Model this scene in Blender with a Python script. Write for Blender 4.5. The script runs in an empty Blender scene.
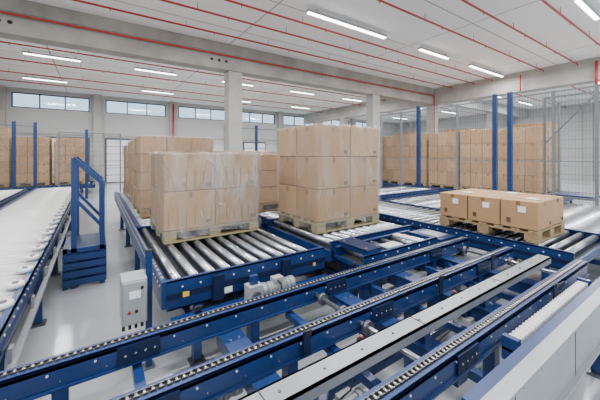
import bpy, math, random, bmesh
from mathutils import Vector, noise
random.seed(7)
C=bpy.context.scene.collection
ZC=0.75
# ---------------- materials ----------------
def mat(name,col,rough=.5,metal=0,nscale=0,namp=0.1,bump=0,stretch=None,spec=None,coat=0):
    m=bpy.data.materials.new(name); m.use_nodes=True
    nt=m.node_tree; b=nt.nodes['Principled BSDF']
    b.inputs['Base Color'].default_value=(*col,1); b.inputs['Roughness'].default_value=rough
    b.inputs['Metallic'].default_value=metal
    if coat: b.inputs['Coat Weight'].default_value=coat; b.inputs['Coat Roughness'].default_value=.12
    if spec is not None: b.inputs['Specular IOR Level'].default_value=spec
    if nscale:
        tc=nt.nodes.new('ShaderNodeTexCoord'); n=nt.nodes.new('ShaderNodeTexNoise')
        n.inputs['Scale'].default_value=nscale; n.inputs['Detail'].default_value=6
        src=tc.outputs['Object']
        if stretch:
            mp=nt.nodes.new('ShaderNodeMapping'); mp.inputs['Scale'].default_value=stretch
            nt.links.new(src,mp.inputs['Vector']); src=mp.outputs['Vector']
        nt.links.new(src,n.inputs['Vector'])
        r=nt.nodes.new('ShaderNodeValToRGB')
        r.color_ramp.elements[0].position=.3; r.color_ramp.elements[1].position=.7
        r.color_ramp.elements[0].color=(*[c*(1-namp) for c in col],1)
        r.color_ramp.elements[1].color=(*[min(1,c*(1+namp)) for c in col],1)
        nt.links.new(n.outputs['Fac'],r.inputs['Fac']); nt.links.new(r.outputs['Color'],b.inputs['Base Color'])
        if bump:
            bp=nt.nodes.new('ShaderNodeBump'); bp.inputs['Strength'].default_value=bump; bp.inputs['Distance'].default_value=.02
            nt.links.new(n.outputs['Fac'],bp.inputs['Height']); nt.links.new(bp.outputs['Normal'],b.inputs['Normal'])
    return m
def emis(name,col,s):
    m=bpy.data.materials.new(name); m.use_nodes=True; b=m.node_tree.nodes['Principled BSDF']
    b.inputs['Base Color'].default_value=(*col,1); b.inputs['Emission Color'].default_value=(*col,1); b.inputs['Emission Strength'].default_value=s
    return m
BLUE=mat('blue_painted_steel',(.008,.031,.120),.35,0,3,.15,spec=.4,coat=.12)
BLUED=mat('dark_blue_steel',(.004,.012,.045),.45,0,3,.15,spec=.3)
STEEL=mat('galvanised_roller',(.38,.395,.42),.27,.85,8,.18)
STEELD=mat('worn_steel',(.15,.15,.17),.4,.7,10,.2)
CHAIN=mat('chain_steel',(.18,.17,.16),.35,.85,30,.3)
PIN=mat('chain_pin_steel',(.50,.50,.50),.3,.8)
BLACK=mat('black_rubber',(.007,.007,.009),.6)
GAPSHADE=mat('roller_gap_shade',(.02,.025,.035),.7)  # near-black colour standing in for shade between rollers
WHITER=mat('cream_roller_plastic',(.66,.655,.63),.35,0,6,.06)
GREY=mat('grey_sheet_metal',(.29,.30,.315),.4,.45,4,.08)
LGREY=mat('light_grey_enclosure',(.33,.34,.34),.45,0,4,.04)
PLAST=mat('white_plastic_strip',(.6,.61,.61),.4)
RED=mat('red_paint',(.38,.016,.012),.4)
YEL=mat('yellow_sticker',(.80,.50,.03),.5)
CARD=mat('cardboard',(.345,.196,.088),.8,0,2.2,.10,.05)
CARD2=mat('cardboard_pale',(.40,.235,.112),.8,0,2.2,.08,.05)
CARD3=mat('cardboard_dark',(.30,.165,.072),.8,0,2.2,.10,.05)
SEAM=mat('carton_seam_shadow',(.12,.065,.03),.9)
TAPE=mat('brown_tape',(.23,.125,.052),.3)
PRINT=mat('printed_marks',(.11,.06,.035),.7)
LABEL=mat('white_label',(.85,.85,.83),.6)
WOOD=mat('pallet_wood',(.30,.205,.105),.8,0,5,.25,.1,(1,6,6))
WOODG=mat('pallet_wood_weathered',(.25,.21,.105),.8,0,5,.25,.1,(1,6,6))
CONC=mat('concrete_beam',(.34,.315,.28),.85,0,1.3,.2,.1)
CONC2=mat('pale_concrete_column',(.39,.38,.355),.85,0,1.5,.14,.1)
WALLM=mat('wall_panel_grey',(.45,.45,.445),.8,0,.6,.05)
WALLL=mat('wall_lower_white',(.54,.55,.55),.7,0,.6,.04)
DOORM=mat('dock_door_white',(.80,.81,.82),.5)
FRAMEM=mat('window_frame_dark',(.06,.07,.09),.5)
WIRE=mat('fence_wire_grey',(.08,.09,.10),.5)
POSTG=mat('fence_post_grey',(.15,.16,.17),.5)
LAMPE=emis('lamp_tube',(1,1,.99),12)
FLOOR=mat('polished_concrete_floor',(.36,.375,.385),.16,0,.8,.12)
def ceil_mat():
    m=mat('ceiling_panels',(.86,.85,.83),.8)
    nt=m.node_tree; b=nt.nodes['Principled BSDF']
    tc=nt.nodes.new('ShaderNodeTexCoord'); br=nt.nodes.new('ShaderNodeTexBrick')
    br.offset=0; br.inputs['Scale'].default_value=1
    br.inputs['Brick Width'].default_value=5.2; br.inputs['Row Height'].default_value=2.15
    br.inputs['Mortar Size'].default_value=.022
    br.inputs['Color1'].default_value=(.90,.90,.89,1); br.inputs['Color2'].default_value=(.87,.865,.855,1)
    br.inputs['Mortar'].default_value=(.40,.38,.37,1)
    nt.links.new(tc.outputs['Object'],br.inputs['Vector']); nt.links.new(br.outputs['Color'],b.inputs['Base Color'])
    return m
CEIL=ceil_mat()
def glass_mat():
    m=bpy.data.materials.new('window_glass'); m.use_nodes=True; nt=m.node_tree
    for n in list(nt.nodes): nt.nodes.remove(n)
    o=nt.nodes.new('ShaderNodeOutputMaterial'); mx=nt.nodes.new('ShaderNodeMixShader')
    t=nt.nodes.new('ShaderNodeBsdfTransparent'); t.inputs[0].default_value=(.82,.92,.98,1)
    g=nt.nodes.new('ShaderNodeBsdfGlossy'); g.inputs['Roughness'].default_value=.05
    mx.inputs[0].default_value=.05
    nt.links.new(t.outputs[0],mx.inputs[1]); nt.links.new(g.outputs[0],mx.inputs[2]); nt.links.new(mx.outputs[0],o.inputs[0]); return m
GLASS=glass_mat()
def wrap_mat(lo,hi,ridge):
    m=bpy.data.materials.new('stretch_wrap_film'); m.use_nodes=True; nt=m.node_tree
    for n in list(nt.nodes): nt.nodes.remove(n)
    N=nt.nodes.new; L=nt.links.new
    o=N('ShaderNodeOutputMaterial'); mx=N('ShaderNodeMixShader'); t=N('ShaderNodeBsdfTransparent')
    g=N('ShaderNodeBsdfPrincipled'); g.inputs['Roughness'].default_value=.10; g.inputs['Base Color'].default_value=(.60,.575,.53,1)
    g.inputs['Specular IOR Level'].default_value=.9
    tc=N('ShaderNodeTexCoord'); mp=N('ShaderNodeMapping'); mp.inputs['Scale'].default_value=(3.2,3.2,.7); mp.inputs['Rotation'].default_value=(.12,.15,0)
    n=N('ShaderNodeTexNoise'); n.inputs['Scale'].default_value=2.2; n.inputs['Detail'].default_value=3; n.inputs['Distortion'].default_value=.4
    mr=N('ShaderNodeMapRange'); mr.inputs[1].default_value=.4; mr.inputs[2].default_value=.75; mr.inputs[3].default_value=lo; mr.inputs[4].default_value=hi
    mp2=N('ShaderNodeMapping'); mp2.inputs['Scale'].default_value=(4,4,1.0); mp2.inputs['Rotation'].default_value=(-.35,.4,0)
    n2=N('ShaderNodeTexNoise'); n2.inputs['Scale'].default_value=1.2; n2.inputs['Detail'].default_value=1.5; n2.inputs['Distortion'].default_value=.2
    s=N('ShaderNodeMath'); s.operation='SUBTRACT'; s.inputs[1].default_value=.5
    a=N('ShaderNodeMath'); a.operation='ABSOLUTE'
    r=N('ShaderNodeMapRange'); r.inputs[1].default_value=0; r.inputs[2].default_value=.015; r.inputs[3].default_value=ridge; r.inputs[4].default_value=0
    ad=N('ShaderNodeMath'); ad.operation='ADD'; ad.use_clamp=True
    bp=N('ShaderNodeBump'); bp.inputs['Strength'].default_value=.8; bp.inputs['Distance'].default_value=.05
    hs=N('ShaderNodeMath'); hs.operation='ADD'
    gl=N('ShaderNodeBsdfGlossy'); gl.inputs['Roughness'].default_value=.15; m2=N('ShaderNodeMixShader'); m2.inputs[0].default_value=.15
    L(tc.outputs['Object'],mp.inputs[0]); L(mp.outputs[0],n.inputs['Vector']); L(n.outputs['Fac'],mr.inputs[0])
    L(tc.outputs['Object'],mp2.inputs[0]); L(mp2.outputs[0],n2.inputs['Vector']); L(n2.outputs['Fac'],s.inputs[0]); L(s.outputs[0],a.inputs[0]); L(a.outputs[0],r.inputs[0])
    L(mr.outputs[0],ad.inputs[0]); L(r.outputs[0],ad.inputs[1]); L(ad.outputs[0],mx.inputs[0])
    L(n.outputs['Fac'],hs.inputs[0]); L(r.outputs[0],hs.inputs[1]); L(hs.outputs[0],bp.inputs['Height']); L(bp.outputs[0],g.inputs['Normal']); L(bp.outputs[0],gl.inputs['Normal'])
    L(g.outputs[0],m2.inputs[1]); L(gl.outputs[0],m2.inputs[2])
    L(t.outputs[0],mx.inputs[1]); L(m2.outputs[0],mx.inputs[2]); L(mx.outputs[0],o.inputs[0]); return m
WRAP=wrap_mat(.10,.30,.16)
WRAPH=wrap_mat(.14,.45,.18)
WRAPF=wrap_mat(.04,.18,.06)
# ---------------- mesh builder ----------------
class MB:
    def __init__(s): s.v=[];s.f=[];s.m=[];s.sm=[];s.mats=[]
    def mi(s,m):
        if m not in s.mats: s.mats.append(m)
        return s.mats.index(m)
    def hexa(s,p,m):
        b=len(s.v); s.v+= [tuple(q) for q in p]
        for f in ((0,3,2,1),(4,5,6,7),(0,1,5,4),(1,2,6,5),(2,3,7,6),(3,0,4,7)):
            s.f.append(tuple(b+i for i in f)); s.m.append(s.mi(m)); s.sm.append(False)
    def box(s,x0,x1,y0,y1,z0,z1,m):
        if x0>x1:x0,x1=x1,x0
        if y0>y1:y0,y1=y1,y0
        if z0>z1:z0,z1=z1,z0
        s.hexa([(x0,y0,z0),(x1,y0,z0),(x1,y1,z0),(x0,y1,z0),(x0,y0,z1),(x1,y0,z1),(x1,y1,z1),(x0,y1,z1)],m)
    def beam(s,p0,p1,w,h,m):
        p0=Vector(p0);p1=Vector(p1);d=(p1-p0).normalized()
        up=Vector((0,0,1)) if abs(d.z)<.95 else Vector((0,1,0))
        a=d.cross(up).normalized()*w/2; u=a.cross(d).normalized()*h/2
        s.hexa([p0-a-u,p0+a-u,p1+a-u,p1-a-u,p0-a+u,p0+a+u,p1+a+u,p1-a+u],m)
    def cyl(s,p0,p1,r,m,n=12,r2=None):
        p0=Vector(p0);p1=Vector(p1);d=(p1-p0).normalized(); r2=r if r2 is None else r2
        a=d.orthogonal().normalized(); c=d.cross(a); b=len(s.v)
        for (p,rr) in ((p0,r),(p1,r2)):
            for i in range(n):
                t=2*math.pi*i/n; s.v.append(tuple(p+(a*math.cos(t)+c*math.sin(t))*rr))
        k=s.mi(m)
        for i in range(n):
            j=(i+1)%n; s.f.append((b+i,b+j,b+n+j,b+n+i)); s.m.append(k); s.sm.append(True)
        s.f.append(tuple(b+n-1-i for i in range(n))); s.m.append(k); s.sm.append(False)
        s.f.append(tuple(b+n+i for i in range(n))); s.m.append(k); s.sm.append(False)
    def tube(s,pts,r,m,n=8):
        for a,c in zip(pts[:-1],pts[1:]): s.cyl(a,c,r,m,n)
    def obj(s,name,bevel=0,parent=None):
        me=bpy.data.meshes.new(name)
        xs=[v[0] for v in s.v];ys=[v[1] for v in s.v];zs=[v[2] for v in s.v]
        c=Vector(((min(xs)+max(xs))/2,(min(ys)+max(ys))/2,min(zs)))
        me.from_pydata([tuple(Vector(v)-c) for v in s.v],[],s.f)
        for m in s.mats: me.materials.append(m)
        me.polygons.foreach_set('material_index',s.m); me.polygons.foreach_set('use_smooth',s.sm); me.update()
        o=bpy.data.objects.new(name,me); C.objects.link(o); o.location=c
        if bevel:
            bv=o.modifiers.new('bevel','BEVEL'); bv.width=bevel; bv.segments=2; bv.limit_method='ANGLE'
        if parent: 
            o.parent=parent; o.location=c-parent.location
        return o
# ---------------- room shell ----------------
X0,X1,Y0,Y1,ZT=-12,30,-6,23,5.6
b=MB(); b.box(X0,X1,Y0,Y1,-.2,0,FLOOR); b.obj('floor')
b=MB(); b.box(X0,X1,Y0,Y1+.3,ZT,ZT+.25,CEIL); b.obj('ceiling')
WZ0,WZ1=4.5,5.36
b=MB()
b.box(X0,X1,Y1,Y1+.3,0,2.6,WALLL); b.box(X0,X1,Y1,Y1+.3,2.6,WZ0,WALLM); b.box(X0,X1,Y1,Y1+.3,WZ1,ZT,WALLM)
wins=[(-3.9+4.45*i) for i in range(-1,8) if -3.9+4.45*i+3.6<X1]
prev=X0
for w in wins:
    b.box(prev,w,Y1,Y1+.3,WZ0,WZ1,WALLM); prev=w+3.6
b.box(prev,X1,Y1,Y1+.3,WZ0,WZ1,WALLM)
b.obj('wall_back')
for w in wins:
    b=MB(); b.box(w-.65,w-.2,Y1-.3,Y1-.001,0,ZT-.002,CONC2); b.obj('wall_pilaster',.01)
b=MB(); b.box(X0+.01,X1-.31,Y1-.02,Y1-.001,2.98,3.08,CONC); b.obj('trim_1')
for i,w in enumerate(wins):
    b=MB()
    b.box(w,w+3.6,Y1+.12,Y1+.13,WZ0,WZ1,GLASS)
    b.box(w,w+3.6,Y1+.05,Y1+.15,WZ0,WZ0+.06,FRAMEM); b.box(w,w+3.6,Y1+.05,Y1+.15,WZ1-.06,WZ1,FRAMEM)
    for k in range(4): b.box(w+k*1.18,w+k*1.18+.06,Y1+.05,Y1+.15,WZ0,WZ1,FRAMEM)
    b.obj('window_%d'%(i+1))
for i,x in enumerate((-2.4,.5,5.4,10.0,14.4)):
    b=MB()
    b.box(x,x+2.1,Y1-.07,Y1-.004,0,2.9,FRAMEM)
    for k in range(6): b.box(x+.1,x+2.0,Y1-.11,Y1-.07,.05+k*.46,.48+k*.46,DOORM)
    b.obj('door_%d'%(i+1),.01)
b=MB(); b.box(X1,X1+.3,Y0,Y1,0,ZT,WALLM)
for k in range(6): b.box(X1-.3,X1,Y0+2+k*5,Y0+2.5+k*5,0,ZT,CONC2)
b.obj('wall_right')
b=MB(); b.box(X0-.3,X0,Y0,Y1,0,ZT,WALLM); b.obj('wall_left')
BY=9.95
b=MB(); b.box(X0,16.1,BY-.05,BY+.45,4.72,ZT,CONC)
b.box(X0,16.1,BY-.09,BY-.05,5.25,ZT,CONC)
for xx in (3.2,3.45,3.7,-1.9,-1.7): b.cyl((xx,BY-.06,5.0),(xx,BY-.049,5.0),.05,BLACK,12)
for k in range(8): b.box(7.6+k*.16,7.68+k*.16,BY-.055,BY-.04,4.95,5.02,CONC2)
b.obj('ceiling_beam',.015)
b=MB(); b.box(16.1,16.7,Y0,Y1,4.72,ZT,CONC2); b.box(16.06,16.1,Y0,Y1,5.28,ZT,CONC2); b.obj('ceiling_beam',.015)
b=MB(); b.box(16.7,X1,BY,BY+.4,4.9,ZT,CONC2); b.obj('ceiling_beam',.015)
for (x,y) in ((3.86,BY),(11.1,BY),(16.15,BY),(-4.2,BY),(23.5,BY),(16.15,17.5)):
    b=MB(); b.box(x-.05,x+.45,y,y+.45,0,4.72 if x<20 else 4.9,CONC2)
    b.box(x-.06,x+.46,y-.01,y+.46,0,.9,CONC); b.obj('concrete_column',.02)
def pipe(y,z=5.42,x0=X0+.1,x1=15.9,r=.026):
    b=MB(); b.cyl((x0,y,z),(x1,y,z),r,RED,10)
    x=x0+1
    while x<x1:
        b.cyl((x,y,z),(x,y,ZT-.002),.008,STEELD,6); b.cyl((x+.8,y,z),(x+.8,y,z-.07),.012,RED,8); x+=2.6
    b.obj('sprinkler_pipe')
for y in (2.6,3.65,4.75,6.75,7.6,8.75,11.6,13.3,15.5,17.9,20.0,.8,-1.2): pipe(y)
for y in (2.6,5,7.5,13,17): pipe(y,5.42,16.8,X1-.1)
b=MB(); b.cyl((X0+.1,9.78,5.16),(15.9,9.78,5.16),.028,RED,10)
b.cyl((15.9,3.1,5.42),(15.9,3.1,4.4),.045,RED,8); b.cyl((15.9,5.6,5.42),(15.9,5.6,4.7),.03,RED,8)
b.cyl((15.9,9.78,5.16),(15.9,9.78,0),.03,RED,10)
b.obj('sprinkler_main_pipe')
for x in (-3.95,5.0,9.2):
    b=MB(); b.cyl((x-.45,Y1-.42,0),(x-.45,Y1-.42,5.4),.06,RED,10); b.obj('fire_riser_pipe')
def lamp(x,y,L=3.0,z=5.42,p=150):
    b=MB(); b.box(x-L/2,x+L/2,y-.055,y+.055,z+.02,z+.09,LGREY); b.box(x-L/2+.03,x+L/2-.03,y-.045,y+.045,z-.01,z+.02,LAMPE)
    for s in (-1,1): b.cyl((x+s*L*.4,y,z+.09),(x+s*L*.4,y,ZT-.002),.01,STEELD,6)
    b.obj('linear_ceiling_lamp')
    l=bpy.data.lights.new('lamp_light','AREA'); l.shape='RECTANGLE'; l.size=L*.95; l.size_y=.09; l.energy=p; l.color=(.97,.985,1)
    o=bpy.data.objects.new('lamp_light',l); o.location=(x,y,z-.03); C.objects.link(o)
P=205
for x,L in ((5.95,3),(10.1,1.8),(14.1,3),(1.2,3),(-3.8,3)): lamp(x,6.2,L,p=P)
for x in (10.2,5.2,14.2,.2,-5): lamp(x,2.15,1.8,p=P)
for x in (-1.3,2.2,6,10,14,-6): lamp(x,14.4,1.7,p=P)
for x in (-2,3,8,13): lamp(x,19,1.7,p=P)
for x in (20,25):
    for y in (4,8.5,14,19): lamp(x,y,2.2,p=P)
for x in (-3,3,9,14): lamp(x,-2.5,2.2,p=P)
# ---------------- conveyors ----------------
def leg(b,x,y,zt,m=BLUE,w=.07):
    b.box(x-w/2,x+w/2,y-w/2,y+w/2,.03,zt,m); b.box(x-w*.9,x+w*.9,y-w*.9,y+w*.9,0,.02,STEELD); b.cyl((x,y,.02),(x,y,.05),.015,STEEL,8)
def roller_conv(b,x0,x1,y0,y1,along='Y',pitch=.15,r=.04,rm=STEEL,fm=BLUE,fh=.2,z=ZC,lip=.015,ends=True,dot=.008):
    t=.05
    def P(u,w,zz): return (w,u,zz) if along=='Y' else (u,w,zz)
    if along=='Y': u0,u1,w0,w1=y0,y1,x0,x1
    else: u0,u1,w0,w1=x0,x1,y0,y1
    def BX(ua,ub,wa,wb,za,zb,m):
        if along=='Y': b.box(wa,wb,ua,ub,za,zb,m)
        else: b.box(ua,ub,wa,wb,za,zb,m)
    zt=z+lip
    for (wa,s) in ((w0,1),(w1,-1)):
        BX(u0,u1,wa,wa+s*.012,zt-fh,zt,fm)
        BX(u0,u1,wa,wa+s*t,zt-.012,zt,fm); BX(u0,u1,wa,wa+s*t,zt-fh,zt-fh+.012,fm)
        BX(u0,u1,wa-s*.012,wa,zt-fh*.62,zt-fh*.42,BLUED if fm==BLUE else fm)
        u=u0+.12
        while u<u1-.03:
            b.cyl(P(u,wa-s*.006,zt-fh*.25),P(u,wa,zt-fh*.25),dot,PLAST,8); u+=pitch
    BX(u0+.03,u1-.03,w0+t,w1-t,z-2*r-.03,z-2*r-.02,GAPSHADE)  # added dark sheet below the rollers, paints their gaps as shaded
    u=u0+pitch*.7
    while u<u1-.04:
        b.cyl(P(u,w0+t*.8,z-r),P(u,w1-t*.8,z-r),r,rm,16)
        b.cyl(P(u,w0+.01,z-r),P(u,w1-.01,z-r),.01,STEELD,6); u+=pitch
    if ends:
        for uu in (u0,u1-.02): BX(uu,uu+.02,w0+.012,w1-.012,zt-fh,z-2*r-.015,fm)
    for uu in [u0+.25+i*1.6 for i in range(int((u1-u0)/1.6)+1)]:
        if uu<u1-.1:
            for ww in (w0+.05,w1-.05):
                pp=P(uu,ww,0); leg(b,pp[0],pp[1],zt-fh,fm)
            BX(uu-.03,uu+.03,w0+.05,w1-.05,.25,.31,fm); BX(uu-.04,uu+.04,w0+.01,w1-.01,zt-fh-.06,zt-fh,fm)
    return b
def motor(b,x,y,z):
    b.cyl((x,y,z),(x+.24,y,z),.06,LGREY,18); b.cyl((x-.06,y,z),(x,y,z),.068,GREY,18)
    for i in range(7): b.cyl((x+.03+i*.028,y,z),(x+.038+i*.028,y,z),.068,GREY,18)
    b.cyl((x+.24,y,z),(x+.29,y,z),.066,GREY,18); b.cyl((x+.29,y,z),(x+.30,y,z),.05,BLACK,14)
    b.box(x-.19,x-.06,y-.06,y+.06,z-.08,z+.08,LGREY); b.box(x+.06,x+.16,y-.05,y+.03,z+.055,z+.10,LGREY)
    b.cyl((x-.125,y-.075,z),(x-.125,y-.06,z),.04,STEELD,14)
    b.tube([(x+.1,y-.05,z+.08),(x+.1,y-.10,z+.06),(x+.12,y-.12,z-.06),(x+.16,y-.05,z-.14)],.008,BLACK)
    b.box(x-.16,x-.09,y-.02,y+.02,z+.08,z+.16,BLUE)
def droop(b,p0,p1,sag,r,m,n=8):
    p0=Vector(p0);p1=Vector(p1)
    b.tube([p0.lerp(p1,i/n)-Vector((0,0,sag*4*(i/n)*(1-i/n))) for i in range(n+1)],r,m,6)
b=roller_conv(MB(),-1.55,-.45,2.35,12.5,'Y',.125,.042,WHITER,BLUE,.16)
for i in range(26):
    y=2.45+i*.38
    b.cyl((-.52,y,ZC+.012),(-.52,y,ZC+.045),.055,WHITER,16); b.cyl((-.52,y,ZC+.045),(-.52,y,ZC+.055),.02,STEELD,10)
b.box(-.44,-.40,2.35,12.5,.5,.53,GREY)
for i in range(12): b.box(-.44,-.42,2.5+i*.8,2.56+i*.8,.5,.62,GREY)
b.obj('white_roller_conveyor')
b=roller_conv(MB(),-2.9,-1.75,5.0,12.5,'Y',.13,.042,WHITER,BLUE,.16); b.obj('white_roller_conveyor')
# lane 1
b=MB()
roller_conv(b,.48,2.12,2.62,4.9,'X',.15,.040,STEEL,BLUE,.24)
roller_conv(b,.48,2.05,4.95,9.9,'Y',.155,.042,STEEL,BLUE,.24)
b.box(.44,.478,2.62,9.9,ZC-.20,ZC+.02,BLUE)
y=2.7
while y<9.8:
    b.cyl((.434,y,ZC-.03),(.44,y,ZC-.03),.009,PLAST,8); b.box(.45,.47,y,y+.05,ZC+.02,ZC+.028,PIN); y+=.1
b.box(.60,.65,2.600,2.606,ZC-.13,ZC-.09,YEL); b.box(1.95,1.98,2.600,2.606,ZC-.15,ZC-.12,YEL)
b.box(.95,1.03,2.600,2.606,ZC-.19,ZC-.14,LABEL)
b.box(.5,2.1,2.55,2.60,ZC-.31,ZC-.27,BLUE)
for x in (.85,1.55): b.box(x,x+.10,2.585,2.61,ZC-.225,ZC-.01,BLUED)
motor(b,1.30,2.46,.56)
b.cyl((.6,3.2,.42),(2.0,3.2,.42),.02,STEEL,10); b.box(.9,1.3,3.0,3.4,.38,.5,STEELD); droop(b,(.6,2.7,.5),(1.2,2.7,.5),.12,.008,BLACK); droop(b,(1.5,2.7,.5),(2.05,2.7,.48),.14,.008,BLACK)
b.obj('roller_conveyor')
b=MB()
roller_conv(b,2.3,3.85,2.72,4.3,'X',.15,.040,STEEL,BLUE,.24)
roller_conv(b,2.3,3.72,4.4,8.2,'Y',.155,.042,STEEL,BLUE,.24)
b.box(2.42,2.46,2.700,2.706,ZC-.2,ZC-.16,YEL); b.box(3.3,3.36,2.700,2.706,ZC-.2,ZC-.15,LABEL)
b.obj('roller_conveyor')
# transfer table
b=roller_conv(MB(),2.25,3.55,2.14,2.60,'X',.2,.035,STEEL,BLUE,.14)
b.box(2.7,2.95,2.2,2.34,ZC+.003,ZC+.02,PLAST); b.box(3.2,3.3,2.16,2.55,ZC+.003,ZC+.018,PLAST)
b.box(2.32,2.52,2.16,2.58,ZC+.003,ZC+.06,BLUE); b.box(2.30,2.54,2.15,2.59,ZC+.06,ZC+.068,BLUED)
for yy in (2.2,2.54):
    for xx in (2.34,2.5): b.cyl((xx,yy,ZC+.068),(xx,yy,ZC+.078),.012,STEEL,8)
b.box(3.6,3.95,2.12,2.6,ZC-.12,ZC-.02,BLUE); b.box(3.66,3.9,2.2,2.5,ZC-.02,ZC-.01,GREY)
motor(b,2.75,2.35,.44); leg(b,3.8,2.36,ZC-.12)
b.obj('transfer_roller_table')
b=roller_conv(MB(),4.15,5.5,.98,7.4,'Y',.14,.038,STEEL,BLUE,.2); b.obj('roller_conveyor')
b=roller_conv(MB(),5.62,8.7,.75,2.2,'X',.15,.04,STEEL,BLUE,.2); b.obj('roller_conveyor')
b=roller_conv(MB(),5.62,8.7,3.3,4.7,'X',.16,.04,STEEL,BLUE,.2); b.obj('roller_conveyor')
b=roller_conv(MB(),5.62,8.7,5.2,6.5,'X',.16,.04,STEEL,BLUE,.2); b.obj('roller_conveyor')
b=roller_conv(MB(),11.62,14.3,3.2,11.8,'Y',.2,.04,STEEL,BLUE,.2,z=.45); b.obj('roller_conveyor')
# chain conveyor
b=MB()
def chain_rail(y,x0,x1,w=.085,h=.13):
    zt=ZC-.015
    b.box(x0,x1,y-w/2,y-w/2+.012,zt-h,zt,BLUE); b.box(x0,x1,y+w/2-.012,y+w/2,zt-h,zt,BLUE)
    b.box(x0,x1,y-w/2,y+w/2,zt-.03,zt-.012,BLUED); b.box(x0,x1,y-w/2-.015,y+w/2+.015,zt-h,zt-h+.012,BLUE)
    b.box(x0,x1,y-w/2,y-w/2+.022,zt-.01,zt+.004,BLUE); b.box(x0,x1,y+w/2-.022,y+w/2,zt-.01,zt+.004,BLUE)
    b.box(x0,x1,y-.019,y+.019,zt-.012,zt-.002,BLACK)
    x=x0+.02
    while x<x1-.03:
        b.cyl((x,y-.016,zt+.004),(x,y+.016,zt+.004),.007,PIN,8)
        b.box(x-.013,x+.013,y-.017,y-.012,zt-.006,zt+.012,CHAIN); b.box(x-.013,x+.013,y+.012,y+.017,zt-.006,zt+.012,CHAIN)
        x+=.034
    x=x0+.1
    while x<x1:
        b.cyl((x,y-w/2-.005,zt-.045),(x,y-w/2,zt-.045),.006,PLAST,8)
        b.cyl((x+.05,y-w/2-.004,zt-.09),(x+.05,y-w/2,zt-.09),.004,STEEL,6)
        x+=.2
    for xe in (x0,x1): b.cyl((xe,y-.03,zt-.04),(xe,y+.03,zt-.04),.045,STEELD,16)
chain_rail(2.0,-1.3,3.95); chain_rail(1.5,-1.3,3.95); chain_rail(.9,-.3,4.05)
for y in (2.0,1.5,.9):
    for x in (.1,1.6,3.1):
        b.box(x,x+.22,y-.055,y-.043,ZC-.13,ZC-.03,BLUED)
        for i in range(4): b.cyl((x+.04+i*.05,y-.06,ZC-.08),(x+.04+i*.05,y-.055,ZC-.08),.007,STEEL,6)
for x in (-.55,.75,1.75,2.55,3.4):
    b.box(x-.055,x+.055,.9,2.05,ZC-.27,ZC-.15,BLUE)
    b.box(x-.075,x+.075,.9,2.05,ZC-.155,ZC-.147,BLUE)
    for yy in (1.2,1.35,1.7,1.85): b.cyl((x-.03,yy,ZC-.147),(x-.03,yy,ZC-.14),.01,STEEL,6); b.cyl((x+.03,yy,ZC-.147),(x+.03,yy,ZC-.14),.01,STEEL,6)
for x in (.2,1.25,2.15,3.0): b.box(x-.025,x+.025,1.0,2.0,ZC-.22,ZC-.17,BLUE)
b.beam((.75,1.0,ZC-.2),(1.75,1.95,ZC-.2),.04,.04,BLUE); b.beam((2.55,1.0,ZC-.2),(3.4,1.95,ZC-.2),.04,.04,BLUE)
for x in (-.75,-.15,.95,2.1,3.2):
    for y in (.9,1.5,2.0): leg(b,x,y,ZC-.15)
    b.box(x-.03,x+.03,.9,2.0,.3,.36,BLUE)
for y in (1.5,2.0): b.box(-1.2,3.8,y-.02,y+.02,.22,.27,BLUE)
b.cyl((1.5,.9,ZC-.1),(1.5,2.0,ZC-.1),.018,STEEL,10); b.cyl((3.7,.9,ZC-.1),(3.7,2.0,ZC-.1),.018,STEEL,10)
for x in (1.5,3.7):
    for yy in (1.62,1.38,1.86): b.cyl((x,yy,ZC-.1),(x,yy+.03,ZC-.1),.045,STEELD,14)
b.box(-.2,3.9,1.10,1.225,ZC-.02,ZC-.008,GREY); b.box(-.2,3.9,1.10,1.112,ZC-.07,ZC-.008,GREY); b.box(-.2,3.9,1.213,1.225,ZC-.07,ZC-.008,GREY)
for x in (.6,1.7,2.8): b.box(x,x+.004,1.098,1.227,ZC-.02,ZC-.005,BLACK)
for i in range(16): b.cyl((-.1+i*.26,1.16,ZC-.008),(-.1+i*.26,1.16,ZC-.003),.008,STEELD,8)
for x in (.75,1.75,2.55): b.box(x-.03,x+.03,1.12,1.2,ZC-.155,ZC-.02,BLUE)
for (x,y) in ((1.30,1.29),(2.35,1.29)):
    b.box(x,x+.04,y-.02,y+.01,ZC-.15,ZC-.05,BLACK); b.cyl((x+.02,y-.005,ZC-.05),(x+.02,y-.005,ZC-.035),.010,RED,10)
    b.box(x+.01,x+.03,1.225,y-.02,ZC-.12,ZC-.10,STEEL)
    b.tube([(x+.02,y,ZC-.15),(x-.02,y-.02,ZC-.24),(x-.12,y-.06,ZC-.27),(x-.3,y-.06,ZC-.3)],.005,BLACK,6)
droop(b,(3.45,1.05,ZC-.16),(3.9,.98,ZC-.2),.12,.007,YEL); droop(b,(2.7,.98,ZC-.18),(3.2,.98,ZC-.18),.15,.006,BLACK)
for (x,y) in ((.55,2.07),(2.0,2.07),(1.0,1.43),(2.4,1.43),(3.35,1.43),(3.0,.83)):
    b.box(x,x+.05,y-.006,y+.006,ZC-.12,ZC+.02,BLUED); b.box(x+.005,x+.045,y-.02,y-.006,ZC-.0,ZC+.03,BLACK)
for (x,y) in ((1.95,1.72),(2.85,1.7)):
    b.box(x,x+.22,y-.07,y+.07,ZC-.34,ZC-.2,GREY); b.cyl((x+.05,y-.07,ZC-.27),(x+.05,y-.14,ZC-.27),.03,STEELD,12); b.cyl((x+.15,y,ZC-.2),(x+.15,y,ZC-.12),.02,BLACK,10)
motor(b,1.05,1.25,.36); motor(b,2.6,1.25,.42); motor(b,.45,1.75,.40); motor(b,3.3,1.75,.42)
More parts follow.
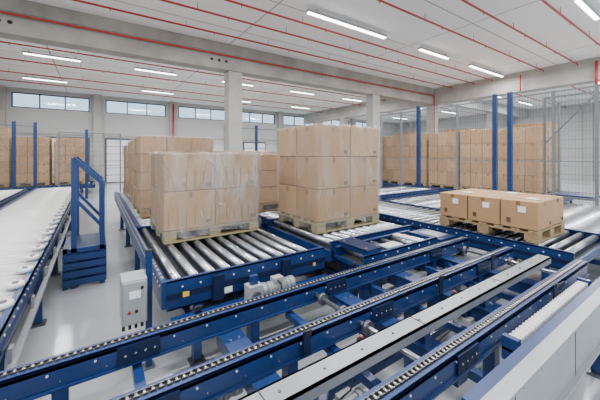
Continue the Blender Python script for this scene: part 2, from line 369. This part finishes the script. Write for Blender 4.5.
for y in (1.42,1.9):
    b.tube([(-1.2+i*.25,y,ZC-.30-.03*math.sin(i*1.7)) for i in range(20)],.009,BLACK,6)
b.box(.12,.36,1.68,1.82,.36,.56,LGREY); b.box(.13,.35,1.665,1.68,.37,.55,GREY); b.cyl((.31,1.60,.44),(.31,1.66,.44),.024,RED,14); b.cyl((.31,1.64,.44),(.31,1.665,.44),.036,STEELD,14)
for i in range(3): b.cyl((.17+i*.05,1.75,.27),(.17+i*.05,1.75,.36),.012,BLACK,8)
b.box(.2,.26,1.74,1.8,0,.36,BLUE)
b.obj('chain_conveyor')
# side guard
b=MB()
b.box(1.35,4.05,.64,.70,ZC-.17,ZC-.03,BLUE)
b.box(1.35,4.05,.60,.64,ZC-.035,ZC-.02,GREY)
b.box(2.0,3.5,.715,.80,ZC-.10,ZC-.085,BLUE); b.box(2.0,2.04,.715,.80,ZC-.16,ZC-.02,BLUE); b.box(3.46,3.5,.715,.80,ZC-.16,ZC-.02,BLUE)
for i in range(28):
    x=2.08+i*.05; b.cyl((x,.725,ZC-.055),(x,.79,ZC-.055),.022,WHITER,12)
b.box(.9,4.1,.585,.60,.40,ZC-.02,GREY); b.box(.9,4.1,.56,.60,ZC-.022,ZC-.005,GREY); b.box(.9,4.1,.56,.60,.39,.41,GREY)
for x in (1.6,2.5,3.4): b.box(x,x+.006,.583,.586,.41,ZC-.03,BLACK)
for i in range(14): b.cyl((1.0+i*.23,.578,ZC-.06),(1.0+i*.23,.585,ZC-.06),.007,STEELD,8)
for x in (1.2,2.3,3.4,4.0): leg(b,x,.66,ZC-.17)
b.obj('side_guard_rail')
b=MB()
b.box(1.0,8,.30,.44,0,.08,GREY); b.box(1.0,8,.29,.45,.08,.09,PLAST); b.obj('floor_cable_trunking')
# control cabinet
b=MB(); b.box(.17,.35,2.72,2.95,.45,.80,LGREY); b.box(.18,.34,2.705,2.72,.46,.79,LGREY); b.cyl((.31,2.69,.74),(.31,2.705,.74),.012,BLACK,8)
b.box(.22,.30,2.70,2.705,.66,.72,LABEL); b.cyl((.22,2.69,.56),(.22,2.705,.56),.012,RED,10); b.cyl((.27,2.69,.56),(.27,2.705,.56),.012,BLACK,10)
for i in range(4): b.cyl((.19+i*.045,2.84,.36),(.19+i*.045,2.84,.45),.012,BLACK,8)
b.box(.35,.40,2.81,2.86,0,.98,BLUE); b.box(.33,.42,2.79,2.88,0,.015,STEELD); b.box(.35,.40,2.81,2.86,.98,.995,BLACK)
b.obj('control_cabinet',.005)
# crossover steps
b=MB()
for yy in (5.05,5.85):
    b.box(-.27,-.21,yy,yy+.05,.0,1.76,BLUE); b.box(.05,.11,yy,yy+.05,0,1.40,BLUE)
    b.beam((-.25,yy+.025,1.76),(.09,yy+.025,1.40),.05,.06,BLUE)
    b.beam((-.24,yy+.025,1.22),(.08,yy+.025,.80),.04,.04,BLUE)
    b.box(-.36,.13,yy,yy+.05,.48,.54,BLUE)
    b.box(-.36,-.31,yy,yy+.05,0,.54,BLUE)
b.box(-.36,.13,5.1,5.85,.50,.54,BLUED)
for z in (.05,.16,.27,.38): b.box(-.36,.13,5.02,5.06,z,z+.08,BLUE)
b.box(-.36,.13,5.07,5.09,.03,.5,BLUED)
b.box(-.02,.13,5.1,5.85,.25,.28,BLUED)
b.obj('crossover_steps')
# ---------------- pallets / loads ----------------
def pallet(b,x0,x1,y0,y1,z,m):
    h=.144; w=(y1-y0)
    for i in range(7):
        yy=y0+i*(w-.1)/6; b.box(x0,x1,yy,yy+.1,z+h-.022,z+h,m)
    for i in range(3):
        xx=x0+i*(x1-x0-.14)/2
        b.box(xx,xx+.14,y0,y1,z+h-.044,z+h-.022,m)
        for j in range(3):
            yy=y0+j*(w-.14)/2; b.box(xx,xx+.14,yy,yy+.14,z+.022,z+h-.044,m)
    for j in range(3):
        yy=y0+j*(w-.12)/2; b.box(x0,x1,yy,yy+.12,z,z+.022,m)
def load(name,x0,y0,w,d,z,top,nx,ny,nz,wrap=WRAP,wood=WOOD,card=CARD,labels=False,slit=0):
    z=z+.003
    e=bpy.data.objects.new(name,None); C.objects.link(e); e.location=(x0+w/2,y0+d/2,z); 
    b=MB(); pallet(b,x0,x0+w,y0,y0+d,z,wood); b.obj('pallet',.003,e)
    zb=z+.15; b=MB(); cx=w/nx; cy=d/ny; cz=(top-zb)/nz
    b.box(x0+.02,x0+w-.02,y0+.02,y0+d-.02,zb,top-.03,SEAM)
    for i in range(nx):
        for j in range(ny):
            for k in range(nz):
                if 0<i<nx-1 and 0<j<ny-1: continue
                g=.007; jx=random.uniform(-.007,.007); jy=random.uniform(-.007,.007)
                xa=x0+i*cx+g+jx; xb=x0+(i+1)*cx-g+jx; ya=y0+j*cy+g+jy; yb=y0+(j+1)*cy-g+jy
                za=zb+k*cz+.001; zz=zb+(k+1)*cz-.010
                q=random.random()
                b.box(xa,xb,ya,yb,za,zz,card if q<.62 else (CARD2 if q<.88 else CARD3))
    b.obj('cartons',.006,e)
    b=MB()
    for i in range(nx):
        for j in range(ny):
            xm=x0+(i+.5)*cx; ym=y0+(j+.5)*cy
            b.box(xm-.025,xm+.025,y0+j*cy+.02,y0+(j+1)*cy-.02,top-.011,top-.0085,TAPE)
            if labels and (i+j)%2==0: b.box(xm+.05,xm+.16,ym-.1,ym+.02,top-.0105,top-.0055,LABEL)
    if labels:
        for j in range(ny): b.box(x0-.003,x0+.006,y0+(j+.3)*cy,y0+(j+.5)*cy,zb+.2,zb+.27,LABEL)
        for j in range(ny): b.box(x0-.003,x0+.006,y0+(j+.7)*cy,y0+(j+.8)*cy,zb+.06,zb+.12,PRINT)
    for k in range(nz):
        for i in range(nx): 
            xm=x0+(i+.5)*cx
            b.box(xm-.022,xm+.022,y0-.002,y0+.01,zb+(k+.82)*cz,zb+(k+1)*cz-.013,TAPE)
            b.box(xm+.3*cx,xm+.4*cx,y0-.002,y0+.01,zb+(k+.1)*cz,zb+(k+.2)*cz,PRINT)
            if slit:
                for q in range(slit):
                    xq=x0+i*cx+cx*(q+.5)/slit; b.box(xq-.004,xq+.004,y0-.001,y0+.01,zb+k*cz+.03,zb+k*cz+.55*cz,TAPE)
        for j in range(ny):
            ym=y0+(j+.5)*cy
            b.box(x0-.002,x0+.01,ym-.022,ym+.022,zb+(k+.82)*cz,zb+(k+1)*cz-.013,TAPE)
    b.obj('tape_strips',0,e)
    if wrap:
        bm=bmesh.new(); bmesh.ops.create_cube(bm,size=1)
        bmesh.ops.subdivide_edges(bm,edges=bm.edges[:],cuts=18,use_grid_fill=True)
        bm.normal_update()
        H=top-z-.02
        for v in bm.verts:
            n=v.normal.copy()
            p=Vector((v.co.x*(w+.04),v.co.y*(d+.04),(v.co.z+.5)*(H+.02)+.02))
            q=p+Vector((x0*3,y0*5,0))
            a=noise.noise(Vector((q.x*5,q.y*5,q.z*2.2)))*.02
            low=max(0,1-(p.z-.02)/.35)*noise.noise(Vector((q.x*16,q.y*16,q.z*3)))*.04
            v.co=p+n*(a+low)
            if v.co.z>H+.026: v.co.z=H+.03+a*.3
            elif p.z<.03: v.co.z=.03+abs(noise.noise(Vector((q.x*4,q.y*4,1))))*.12
        dl=[f for f in bm.faces if f.normal.z<-.9 and f.calc_center_median().z<.2]
        bmesh.ops.delete(bm,geom=dl,context='FACES')
        for f in bm.faces: f.smooth=True
        me=bpy.data.meshes.new('wrap'); bm.to_mesh(me); bm.free(); me.materials.append(wrap)
        o=bpy.data.objects.new('stretch_wrap',me); C.objects.link(o); o.parent=e
    return e
N='wrapped_pallet_load'
load(N,.66,3.78,1.22,1.0,ZC,1.83,2,3,2,WRAPH,WOODG,slit=6)
load(N,2.42,3.14,1.2,1.02,ZC,2.22,2,2,3,WRAP,WOODG)
load(N,.62,5.6,1.22,1.15,ZC,2.13,3,2,4,WRAP,WOOD)
load(N,.64,7.2,1.2,1.1,ZC,2.12,3,2,4,WRAP,WOOD)
load(N,.64,8.6,1.2,1.1,ZC,2.05,3,2,4,WRAP,WOOD)
load(N,2.42,4.95,1.2,1.1,ZC,1.82,2,2,3,WRAP,WOOD)
load(N,2.42,6.7,1.2,1.1,ZC,1.9,2,2,3,WRAP,WOOD)
load('low_pallet_load',4.28,1.33,.95,1.22,ZC,1.25,2,3,1,None,WOOD,CARD2,True)
for i in range(6):
    load(N,11.72,3.6+i*1.33,1.2,1.22,.45,2.72+(.05 if i%2 else 0),3,3,4,WRAPF,WOOD)
for i in range(6):
    load(N,13.05,3.7+i*1.33,1.1,1.22,.45,2.95-(.2 if i%2 else 0),2,3,5,None,WOOD)
for (x,y,zt) in ((-4.1,17.2,2.95),(-2.8,17.4,2.6),(-1.5,17.4,2.6),(-5.4,17.2,2.95)):
    load(N,x,y,1.1,1.1,.45,zt,3,2,5,WRAPF,WOOD)
b=roller_conv(MB(),-5.6,0,17.0,18.7,'X',.2,.04,STEEL,BLUE,.2,z=.45); b.obj('roller_conveyor')
for (x,y) in ((-4.6,20.3),(-3.2,20.3),(-1.8,20.3),(4.8,17.5),(6.5,16.5),(8.0,16.5),(9.5,16.5),(11.0,16.5),(12.5,16.5),(14.3,16.5)):
    load(N,x,y,1.2,1.1,0,2.5 if x<0 else 2.0,2,2,4,WRAPF,WOOD)
# ---------------- fences ----------------
def fence(name,p0,p1,ht,posts,blue=(),zb=.15):
    p0=Vector((*p0,0));p1=Vector((*p1,0)); d=(p1-p0); L=d.length; d.normalize()
    b=MB()
    n=int(L/.06)
    for i in range(n+1):
        p=p0+d*(i*L/n); b.beam(p+Vector((0,0,zb)),p+Vector((0,0,ht)),.004,.004,WIRE)
    z=zb
    while z<=ht: b.beam(p0+Vector((0,0,z)),p1+Vector((0,0,z)),.004,.005,WIRE); z+=.2
    b.beam(p0+Vector((0,0,ht)),p1+Vector((0,0,ht)),.03,.03,POSTG); b.beam(p0+Vector((0,0,ht*.5)),p1+Vector((0,0,ht*.5)),.02,.02,POSTG)
    for t in posts:
        p=p0+d*t; bl=t in blue; w=.1 if bl else .055
        b.beam(p,p+Vector((0,0,ht+(.15 if bl else .03))),w,w,BLUE if bl else POSTG); b.box(p.x-.09,p.x+.09,p.y-.09,p.y+.09,0,.015,WIRE)
    return b.obj(name)
fence('mesh_safety_fence',(9.0,1.2),(9.0,7.7),3.3,(.55,1.3,2.2,2.56,3.6,4.9,5.6,6.5),(2.2,2.56,4.9))
fence('mesh_safety_fence',(-4.9,15.2),(-1.9,15.2),2.9,(0,1.5,2.4,3.0),(2.4,3.0))
fence('mesh_safety_fence',(-1.2,15.2),(.9,15.2),2.7,(0,.9,2.1),(.9,))
fence('mesh_safety_fence',(4.6,12.5),(10.6,12.5),3.0,(0,1.5,3,4.5,6),(1.5,))
b=MB()
for (x,y) in ((9.8,1.9),(9.8,2.9),(10.9,1.9),(10.9,2.9)):
    b.box(x-.025,x+.025,y-.025,y+.025,0,3.3,POSTG)
for z in (.7,3.27):
    b.box(9.8,10.9,1.88,1.92,z,z+.05,POSTG); b.box(9.8,10.9,2.88,2.92,z,z+.05,POSTG); b.box(9.78,9.82,1.9,2.9,z,z+.05,POSTG); b.box(10.88,10.92,1.9,2.9,z,z+.05,POSTG)
b.beam((9.8,2.9,2.1),(9.8,1.9,3.27),.03,.03,POSTG)
b.box(9.9,10.8,2.0,2.8,.7,.78,BLUE); b.obj('pallet_lift_frame')
# ---------------- world / camera ----------------
w=bpy.data.worlds.new('World'); bpy.context.scene.world=w; w.use_nodes=True
bg=w.node_tree.nodes['Background']; bg.inputs[0].default_value=(.78,.89,1,1); bg.inputs[1].default_value=2.0
cam=bpy.data.cameras.new('Camera'); co=bpy.data.objects.new('Camera',cam); C.objects.link(co)
co.location=(0,0,1.8); co.rotation_euler=(math.radians(90),0,math.radians(-34.3))
cam.sensor_width=36; cam.lens=18; cam.shift_y=-.075; cam.clip_start=.05; cam.clip_end=200
bpy.context.scene.camera=co
